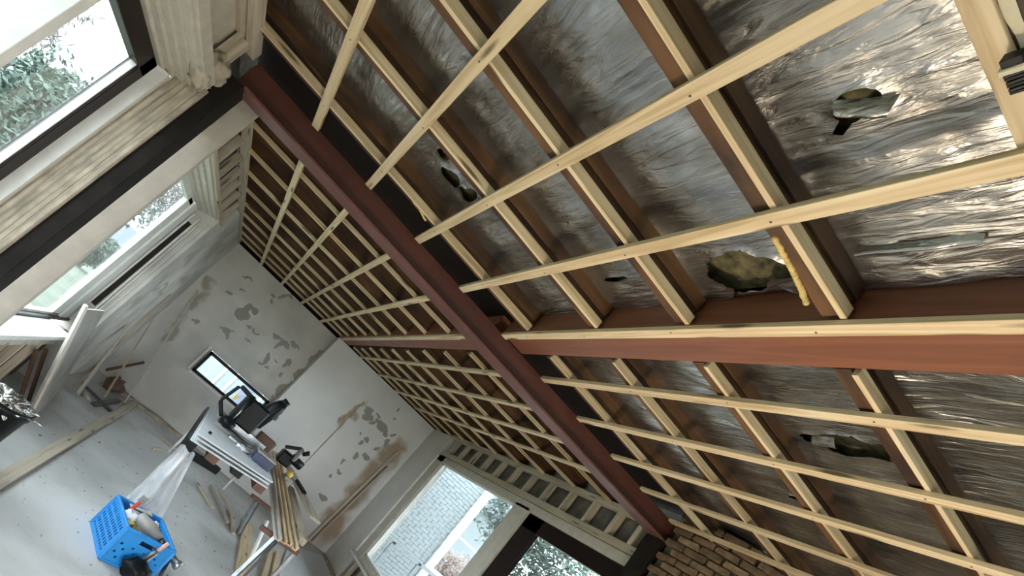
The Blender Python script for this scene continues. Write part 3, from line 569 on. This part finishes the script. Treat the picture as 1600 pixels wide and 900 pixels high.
# blue crate
ang = math.atan2(3.50 - 3.39, .612 - .33); RC = Matrix.Rotation(ang, 3, 'Z')
cr_ = empty('plastic_crate', (.33, 3.39, -1.24), 'blue perforated plastic crate full of tools on the floor', 'crate')
CW, CD, CH = .305, .37, .195
def cpt(x, y, z): v = RC @ Vector((x, y, 0)); return (.33 + v.x, 3.39 + v.y, -1.24 + z)
def crate_panel(name, o3, dx, nx, nz, hole, wid, hgt):
    bm = bmesh.new(); g = [[bm.verts.new(Vector((i / nx * wid * S, 0, j / nz * hgt * S))) for j in range(nz + 1)] for i in range(nx + 1)]
    for i in range(nx):
        for j in range(nz):
            if not hole(i, j): bm.faces.new((g[i][j], g[i + 1][j], g[i + 1][j + 1], g[i][j + 1]))
    for v in [v for v in bm.verts if not v.link_faces]: bm.verts.remove(v)
    x = Vector(dx).normalized(); R = Matrix((x, Vector((0, 0, 1)).cross(x), Vector((0, 0, 1)))).transposed()
    o = finish(name, bm, M['blue'], cr_, V(o3), R); md = o.modifiers.new('thick', 'SOLIDIFY'); md.thickness = .007; md.offset = 0; return o
dX = RC @ Vector((1, 0, 0)); dY = RC @ Vector((0, 1, 0))
def hf(i, j):
    if j in (12, 13) and 8 <= i <= 14: return True
    return (i % 5 == 2 and j % 4 == 1 and 1 < j < 11 and 0 < i < 21) or (i % 5 == 4 and j % 4 == 3 and 1 < j < 11 and 0 < i < 21)
def hs_(i, j): return 1 < j < 15 and i % 2 == 1 and j % 3 != 0 and 1 < i < 24
crate_panel('front_panel', cpt(0, 0, 0), dX, 22, 16, hf, CW, CH); crate_panel('rear_panel', cpt(0, CD, 0), dX, 22, 16, hf, CW, CH)
crate_panel('side_panel', cpt(0, 0, 0), dY, 26, 17, hs_, CD, CH); crate_panel('side_panel', cpt(CW, 0, 0), dY, 26, 17, hs_, CD, CH)
for a, b in (((0, 0), (CW, 0)), ((0, CD), (CW, CD)), ((0, 0), (0, CD)), ((CW, 0), (CW, CD))):
    bar('rim', M['blue'], cr_, cpt(*a, CH), cpt(*b, CH), .018, .012, bevel=.002); bar('base_lip', M['blue'], cr_, cpt(*a, .008), cpt(*b, .008), .014, .014, bevel=.002)
for a in ((0, 0), (CW, 0), (0, CD), (CW, CD)): bar('corner_post', M['blue'], cr_, cpt(*a, .006), cpt(*a, CH), .018, .018, bevel=.003)
slab('base', M['blue'], cr_, [cpt(0, 0, .004), cpt(CW, 0, .004), cpt(CW, CD, .004), cpt(0, CD, .004)], .006)
# crate contents
dr = empty('power_drill', cpt(.16, .16, .05), 'grey power drill body lying on top inside the blue crate', 'tool')
cyl('motor_body', M['grey'], dr, cpt(.10, .22, .19), cpt(.24, .10, .18), .045, None, 18, rings=[(0, .02), (.05, .042), (.6, .045), (.75, .034), (1, .026)]); bar('grip', M['grey'], dr, cpt(.14, .17, .17), cpt(.12, .12, .05), .04, .05, bevel=.006); cyl('chuck', M['tin'], dr, cpt(.24, .10, .18), cpt(.275, .07, .178), .018, .012)
sp = empty('paint_scraper', cpt(.06, .30, .06), 'red-handled scraper standing at the back of the blue crate', 'tool'); bar('handle', M['redplastic'], sp, cpt(.05, .26, .12), cpt(.10, .32, .235), .022, .016, bevel=.004); bar('blade', M['steel'], sp, cpt(.10, .32, .235), cpt(.115, .34, .27), .045, .004)
thing(blob('crumpled_paper', M['paper'], None, cpt(.06, .22, .155), (.055, .06, .05), 21, .5), 'crumpled white paper in the back left of the blue crate', 'paper')
thing(blob('cloth_rag', M['yellow'], None, cpt(.07, .14, .15), (.05, .04, .03), 22, .5), 'yellowish rag inside the blue crate beside the drill', 'cloth')
thing(blob('blue_glove', M['navy'], None, cpt(.05, .09, .13), (.045, .05, .05), 23, .5), 'dark blue work glove inside the blue crate', 'glove')
thing(blob('tool_pouch', M['navy'], None, cpt(.25, .22, .12), (.045, .08, .06), 24, .4), 'dark pouch inside the right end of the blue crate', 'pouch')
thing(blob('paper_wad', M['paper'], None, cpt(.24, .28, .165), (.04, .05, .03), 25, .6), 'white wad of paper in the right end of the blue crate', 'paper')
thing(bar('card_strip', M['cream'], None, cpt(.08, .345, .19), cpt(.22, .35, .20), .05, .006), 'bent beige strip sticking out behind the drill in the crate', 'card')
hm = empty('claw_hammer', cpt(.32, -.05, .02), 'hammer with dark shaft and steel head leaning on the right side of the blue crate', 'hammer')
cyl('shaft', M['navy'], hm, cpt(.31, -.10, .01), cpt(.35, .07, .13), .011, .012, 10); cyl('head', M['steel'], hm, cpt(.335, .10, .145), cpt(.41, .03, .125), .02, .026, 14, rings=[(0, .012), (.3, .02), (.7, .02), (.75, .027), (1, .027)])
pl = empty('pliers', cpt(.20, -.035, .10), 'pliers with pink grips hooked over the front rim of the blue crate', 'tool')
bar('grip', M['pinkish'], pl, cpt(.235, -.005, .225), cpt(.21, -.015, .165), .02, .02, bevel=.005); bar('jaw', M['tin'], pl, cpt(.21, -.018, .165), cpt(.175, -.022, .10), .022, .012, bevel=.003); bar('jaw', M['steel'], pl, cpt(.22, -.02, .160), cpt(.20, -.024, .09), .016, .010, bevel=.003)
thing(blob('black_bag', M['black'], None, cpt(.16, -.075, .055), (.075, .055, .055), 31, .35), 'black bag slumped against the front of the blue crate', 'bag')
# workbench: sheets on timber bearers with steel legs
wb = empty('workbench', (.7, 5.2, -1.24), 'makeshift workbench of white sheets on brown bearers and steel legs, carrying the saw', 'table')
NL, NR, FL, FR = (.29, 4.32), (1.02, 4.79), (.36, 6.9), (1.04, 7.1)
def sheet(z, d, th, mt, nm='sheet', lab=None):
    o = slab(nm, M[mt], wb, [(NL[0] + d, NL[1] + d, z), (NR[0] - d, NR[1] + d, z), (FR[0], FR[1], z), (FL[0] + d, FL[1], z)], th)
    if lab: o['label'] = lab
    return o
sheet(-.612, 0, .013, 'paper', 'sheet', 'white top sheet'); sheet(-.640, .01, .013, 'paper'); sheet(-.668, .0, .012, 'paper')
def lerp2(a, b, t): return (a[0] + (b[0] - a[0]) * t, a[1] + (b[1] - a[1]) * t)
for t, dd, mt in ((.03, .03, 'black'), (.30, .06, 'brown'), (.62, .1, 'black'), (.93, .03, 'brown')):
    a = lerp2(NL, NR, t); b = lerp2(FL, FR, t); bar('bearer', M[mt], wb, (a[0], a[1] + dd, -.702), (b[0], b[1] - .1, -.702), .09, .064)
bar('cross_bearer', M['black'], wb, (NL[0] + .03, NL[1] + .12, -.762), (NL[0] + .32, NL[1] + .30, -.762), .05, .055); bar('cross_bearer', M['black'], wb, (FL[0], FL[1] - .3, -.762), (FR[0], FR[1] - .3, -.762), .05, .055)
for x, y in ((.31, 4.42), (.36, 4.52), (.38, 6.6), (1.08, 6.75)): bar('leg', M['steel'], wb, (x, y, -1.24), (x, y, -.79), .026, .026)
bar('leg_brace', M['steel'], wb, (.31, 4.42, -.83), (.40, 4.80, -1.20), .02, .02)
bar('side_bearer', M['brown'], wb, (1.05, 6.30, -.668), (1.36, 6.32, -.668), .05, .04)
# clear film hanging from the near corner of the bench
bm = bmesh.new(); org = V((.40, 4.28, -1.0)); n_ = 26; gr = []
for i in range(n_ + 1):
    rw = []
    for j in range(n_ + 1):
        u, v = i / n_, j / n_; z = -.70 - .53 * v; x = .265 + u * (.11 + .17 * v) ; y = 4.20 + .05 * math.sin(u * 9 + v * 2) + .06 * noise.noise(Vector((u * 4, v * 4, 2))) - .03 * u
        rw.append(bm.verts.new(V((x, y, z)) - org))
    gr.append(rw)
for i in range(n_):
    for j in range(n_): bm.faces.new((gr[i][j], gr[i + 1][j], gr[i + 1][j + 1], gr[i][j + 1]))
thing(finish('clear_film', bm, M['clear'], None, org, None, True), 'translucent plastic film hanging from the workbench corner down behind the crate', 'film')
# mitre saw on the bench
ms = empty('mitre_saw', (.62, 5.35, -.599), 'black and grey mitre saw standing on the white workbench', 'saw')
boxes('base', M['grey'], ms, [(.40, .88, 5.25, 5.62, -.598, -.562)], .006); cyl('turntable', M['tin'], ms, (.62, 5.36, -.562), (.62, 5.36, -.548), .16, None, 28); bar('fence', M['steel'], ms, (.38, 5.56, -.53), (.90, 5.56, -.53), .018, .07)
bar('table_extension', M['steel'], ms, (.55, 5.20, -.585), (.75, 5.22, -.585), .06, .02)
cyl('blade', M['steel'], ms, (.475, 5.38, -.40), (.483, 5.38, -.40), .145, None, 36, smooth=False)
cyl('blade_guard', M['black'], ms, (.455, 5.40, -.375), (.515, 5.40, -.375), .16, None, 30, rings=[(0, .13), (.2, .16), (.8, .16), (1, .13)])
blob('lower_guard', M['black'], ms, (.47, 5.28, -.515), (.07, .10, .055), 2, .1)
boxes('gear_housing', M['black'], ms, [(.44, .69, 5.32, 5.50, -.49, -.23)], .02); cyl('motor_housing', M['black'], ms, (.66, 5.44, -.40), (.72, 5.44, -.10), .065, .06, 22, rings=[(0, .05), (.05, .066), (.8, .066), (.9, .055), (1, .045)])
cyl('motor_cap', M['black'], ms, (.72, 5.44, -.11), (.735, 5.44, -.055), .04, .035, 16); bar('arm', M['tin'], ms, (.56, 5.44, -.25), (.78, 5.50, -.24), .05, .05, bevel=.008)
bar('handle', M['black'], ms, (.34, 5.36, -.22), (.50, 5.38, -.24), .035, .04, bevel=.01); bar('handle_link', M['black'], ms, (.33, 5.36, -.23), (.30, 5.36, -.42), .03, .035, bevel=.01); bar('handle_link', M['black'], ms, (.30, 5.36, -.42), (.40, 5.36, -.52), .03, .035, bevel=.01)
boxes('warning_tag', M['yellow'], ms, [(.36, .39, 5.33, 5.345, -.34, -.30)]); boxes('rear_pivot', M['tin'], ms, [(.58, .68, 5.56, 5.68, -.598, -.36)], .01)
thing(boxes('brown_case', M['brown'], None, [(.80, .99, 5.70, 5.86, -.598, -.43)], .012), 'dark brown case on the workbench just right of the mitre saw', 'case')
nb_ = empty('navy_box', (.86, 5.2, -.599), 'navy and grey box at the right front of the workbench', 'box'); boxes('box_body', M['navy'], nb_, [(.80, .98, 5.04, 5.22, -.598, -.52)], .006); boxes('box_lid', M['grey'], nb_, [(.795, .985, 5.035, 5.225, -.52, -.497)], .006)
thing(blob('white_rag', M['paper'], None, (.70, 5.12, -.583), (.06, .05, .018), 41, .5), 'small white rag on the workbench before the saw', 'cloth')
thing(boxes('small_black_clip', M['black'], None, [(.365, .39, 4.62, 4.65, -.598, -.58)], .003), 'tiny black clip on the left front of the white workbench', 'clip')
# near trestle with the stack of moulded boards
tr_ = empty('trestle', (1.25, 4.8, -1.24), 'low steel-legged trestle under the near ends of the moulded boards', 'trestle')
bar('leg', M['steel'], tr_, (1.21, 4.42, -1.235), (1.27, 4.52, -.86), .03, .045); bar('leg', M['tin'], tr_, (1.26, 4.40, -1.235), (1.31, 4.54, -.86), .02, .03); bar('leg', M['steel'], tr_, (1.27, 5.56, -1.235), (1.16, 5.44, -.90), .03, .04); bar('leg', M['tin'], tr_, (1.30, 5.62, -1.235), (1.20, 5.50, -.90), .02, .03)
bar('cross_bearer', M['brown'], tr_, (1.14, 4.56, -.875), (1.52, 4.62, -.875), .05, .035); bar('cross_bearer', M['brown'], tr_, (1.10, 5.46, -.885), (1.42, 5.52, -.885), .05, .03); bar('leg', M['steel'], tr_, (1.50, 4.62, -1.235), (1.50, 4.62, -.89), .03, .03)
U = [(-.5, 0), (.5, 0), (.5, .6), (.3, .6), (.3, .3), (-.2, .3), (-.2, 1), (-.5, 1)]
for k in range(4):
    pr_ = [(a * .052, b * .04) for a, b in U]
    thing(profile('moulded_board', M['pine'] if k else M['cream'], None, (1.262 + k * .056, 4.42 + k * .03 - (.04 if k == 3 else 0), -.855 + .003 * k), (1.085 + k * .052, 6.45 + .1 * k, -.598), pr_),
          ['white primed moulded board, leftmost of the stack sloping from the trestle up to the workbench', 'pale moulded board, second from the left in the sloping stack', 'pale moulded board, third from the left in the sloping stack', 'pale moulded board, rightmost of the sloping stack'][k], 'plank')
thing(bar('wide_board', M['pine_grey'], None, (1.69, 5.40, -.70), (1.47, 6.9, -.62), .13, .025), 'wide pointed board jutting out right of the moulded boards', 'plank')
thing(bar('square_post', M['pine_grey'], None, (1.50, 4.65, -.79), (1.50, 6.2, -.72), .06, .06), 'square-ended timber jutting out beneath the wide board', 'timber')
# second saw and small tools on the boards
cs = empty('circular_saw', (1.24, 6.1, -.60), 'black hand circular saw lying on the far ends of the moulded boards', 'saw')
boxes('body', M['black'], cs, [(1.14, 1.30, 6.05, 6.2, -.575, -.44)], .02); cyl('guard', M['grey'], cs, (1.26, 6.05, -.40), (1.29, 6.05, -.40), .085, None, 26, rings=[(0, .07), (.3, .085), (1, .08)]); cyl('motor', M['black'], cs, (1.25, 6.08, -.46), (1.40, 6.08, -.47), .05, .045, 18); bar('handle', M['black'], cs, (1.13, 6.1, -.42), (1.28, 6.1, -.33), .03, .035, bevel=.008); cyl('knob', M['black'], cs, (1.30, 6.0, -.36), (1.34, 5.98, -.31), .022, .026, 12)
yb_ = empty('yellow_jigsaw', (1.33, 5.9, -.64), 'small yellow and grey tool on the boards before the circular saw', 'tool'); blob('body', M['yellow'], yb_, (1.31, 5.85, -.58), (.035, .06, .04), 5, .3); boxes('foot', M['grey'], yb_, [(1.28, 1.38, 5.78, 5.92, -.635, -.60)], .005)
ch = empty('black_chisel', (1.47, 5.9, -.62), 'black-handled blade lying on the wide board', 'tool'); bar('handle', M['black'], ch, (1.46, 6.05, -.60), (1.53, 5.75, -.615), .045, .035, bevel=.008); bar('blade', M['steel'], ch, (1.53, 5.75, -.625), (1.60, 5.45, -.66), .012, .006)
# boards and sheets on the floor at the lower right
thing(slab('plasterboard', M['paper'], None, [(1.72, 5.15, -1.238), (2.70, 5.5, -1.238), (2.68, 7.30, -1.238), (2.02, 6.6, -1.238)], .012), 'white plasterboard sheet lying on the floor before the far right corner', 'board')
for k, (p, q, w_) in enumerate([((1.45, 4.4, -1.222), (1.70, 5.9, -1.222), .05), ((1.53, 4.4, -1.222), (1.78, 5.9, -1.222), .04), ((1.30, 4.6, -1.232), (1.42, 6.2, -1.232), .12)]):
    thing(bar('floor_plank', M['pine'], None, p, q, w_, .022 if k < 2 else .014), ['pale plank on the floor below the stack, left of a close pair', 'pale plank on the floor below the stack, right of a close pair', 'wide warm board on the floor under the trestle'][k], 'plank')
thing(bar('white_prop', M['white'], None, (1.38, 4.98, -1.235), (1.28, 5.10, -.905), .03, .02), 'white painted strip standing under the stack of moulded boards', 'plank')
thing(bar('corner_offcut', M['reveal'], None, (2.755, 6.3, -1.228), (2.755, 7.5, -1.228), .05, .02), 'grey strip on the floor along the right wall', 'wood')
# bundle of black pins with a tape band on the nearest counter batten
pn = empty('brush_clip', (.455, .432, .99), 'black ridged brush head bound with pale tape, fixed to the batten at the top right', 'brush')
for k in range(6): bar('bristle_row', M['black'], pn, (.446 + k * .0055, .425, .968 + .002 * (k % 2)), (.446 + k * .0055, .398, .970), .0042, .024, bevel=.0006)
bar('binding', M['tape'], pn, (.441, .430, .972), (.441, .394, .972), .010, .030, bevel=.002); bar('bristle_row', M['black'], pn, (.430, .425, .972), (.430, .40, .972), .012, .02)
# assumed work lamp, unseen below the frame, added to light the near ceiling
wl = empty('assumed_work_lamp', (1.25, .62, -1.24), 'assumed work lamp on the floor pointing up, added unseen below the frame', 'lamp'); boxes('housing', M['yellow'], wl, [(1.15, 1.35, .60, .78, -1.16, -1.10)], .006)
boxes('foot', M['tin'], wl, [(1.12, 1.38, .58, .60, -1.24, -1.08)]); boxes('foot', M['tin'], wl, [(1.12, 1.38, .78, .80, -1.24, -1.08)])

# screw heads where battens cross the counter battens
sm = bpy.data.meshes.new('screw'); b_ = bmesh.new(); bmesh.ops.create_cone(b_, cap_ends=True, segments=8, radius1=.0032, radius2=.0040, depth=.002); b_.to_mesh(sm); b_.free(); sm.materials.append(M['tin'])
for k, x in enumerate(BX):
    o = bat_near[k]
    for y in ((YN_L if x < .9 else YN_R)[2:]):
        sc_ = bpy.data.objects.new('screw', sm); link(sc_, o)
        sc_.matrix_local = WM[o.name].inverted() @ Matrix.Translation(V((x + jit(.006), y - .006 + jit(.008), .9695)))
# plaster chips and dust crumbs on the screed
b_ = bmesh.new(); rr_ = random.Random(5)
for k in range(420):
    x = rr_.uniform(-.7, 2.7); y = rr_.uniform(3.2, 7.6) if rr_.random() < .6 else rr_.uniform(6.6, 7.6); q = rr_.uniform(.004, .014)
    bm_box(b_, V((x, y, -1.2375)), (q * rr_.uniform(.6, 2.2), q, .003), Matrix.Rotation(rr_.uniform(0, 3.1), 3, 'Z'))
ch_ = finish('plaster_chips', b_, M['reveal'], floor_, Vector((0, 0, 0))); ch_['kind'] = 'stuff'
for base, g in (('garden_tree', 'trees in the garden outside'), ('timber_lath', 'laths and boards leaning at the left wall'), ('timber_offcut', 'offcuts littering the far left corner'), ('timber_stick', 'loose sticks on the floor by the workbench'),
                ('moulded_board', 'moulded boards sloping from trestle to workbench'), ('floor_plank', 'planks on the floor under the trestle'), ('portal_post', 'dark posts under the portal beam')):
    for o in list(C.objects):
        if o.parent is None and o.name.split('.')[0] == base: o['group'] = g

bm = bmesh.new(); org = V((.42, .405, .998)); pv = None
for k in range(25):
    x = .30 + k * .011; w_ = .008 + .006 * noise.noise(Vector((x * 18, 1, 0))); y = .4065 + .006 * noise.noise(Vector((x * 12, 5, 0)))
    r_ = [bm.verts.new(V((x, y - w_, .9985)) - org), bm.verts.new(V((x, y, .9965)) - org), bm.verts.new(V((x, y + w_, .9985)) - org)]
    if pv:
        for q in range(2): bm.faces.new((pv[q], pv[q + 1], r_[q + 1], r_[q]))
    pv = r_
finish('plaster_smear', bm, M['tape'], ceil, org, None, True)['label'] = 'pale plaster smear on the nearest rafter'
M['orange'] = plain('orange_plaster', (0.42, 0.25, 0.14), 0.85, var=0.35, sc=14, bmp=0.5)
boxes('plaster_patch', M['orange'], ceil, [(.20, .80, .300, .3955, 1.004, 1.09)], .004)['label'] = 'orange-brown plaster patch beside the nearest rafter'
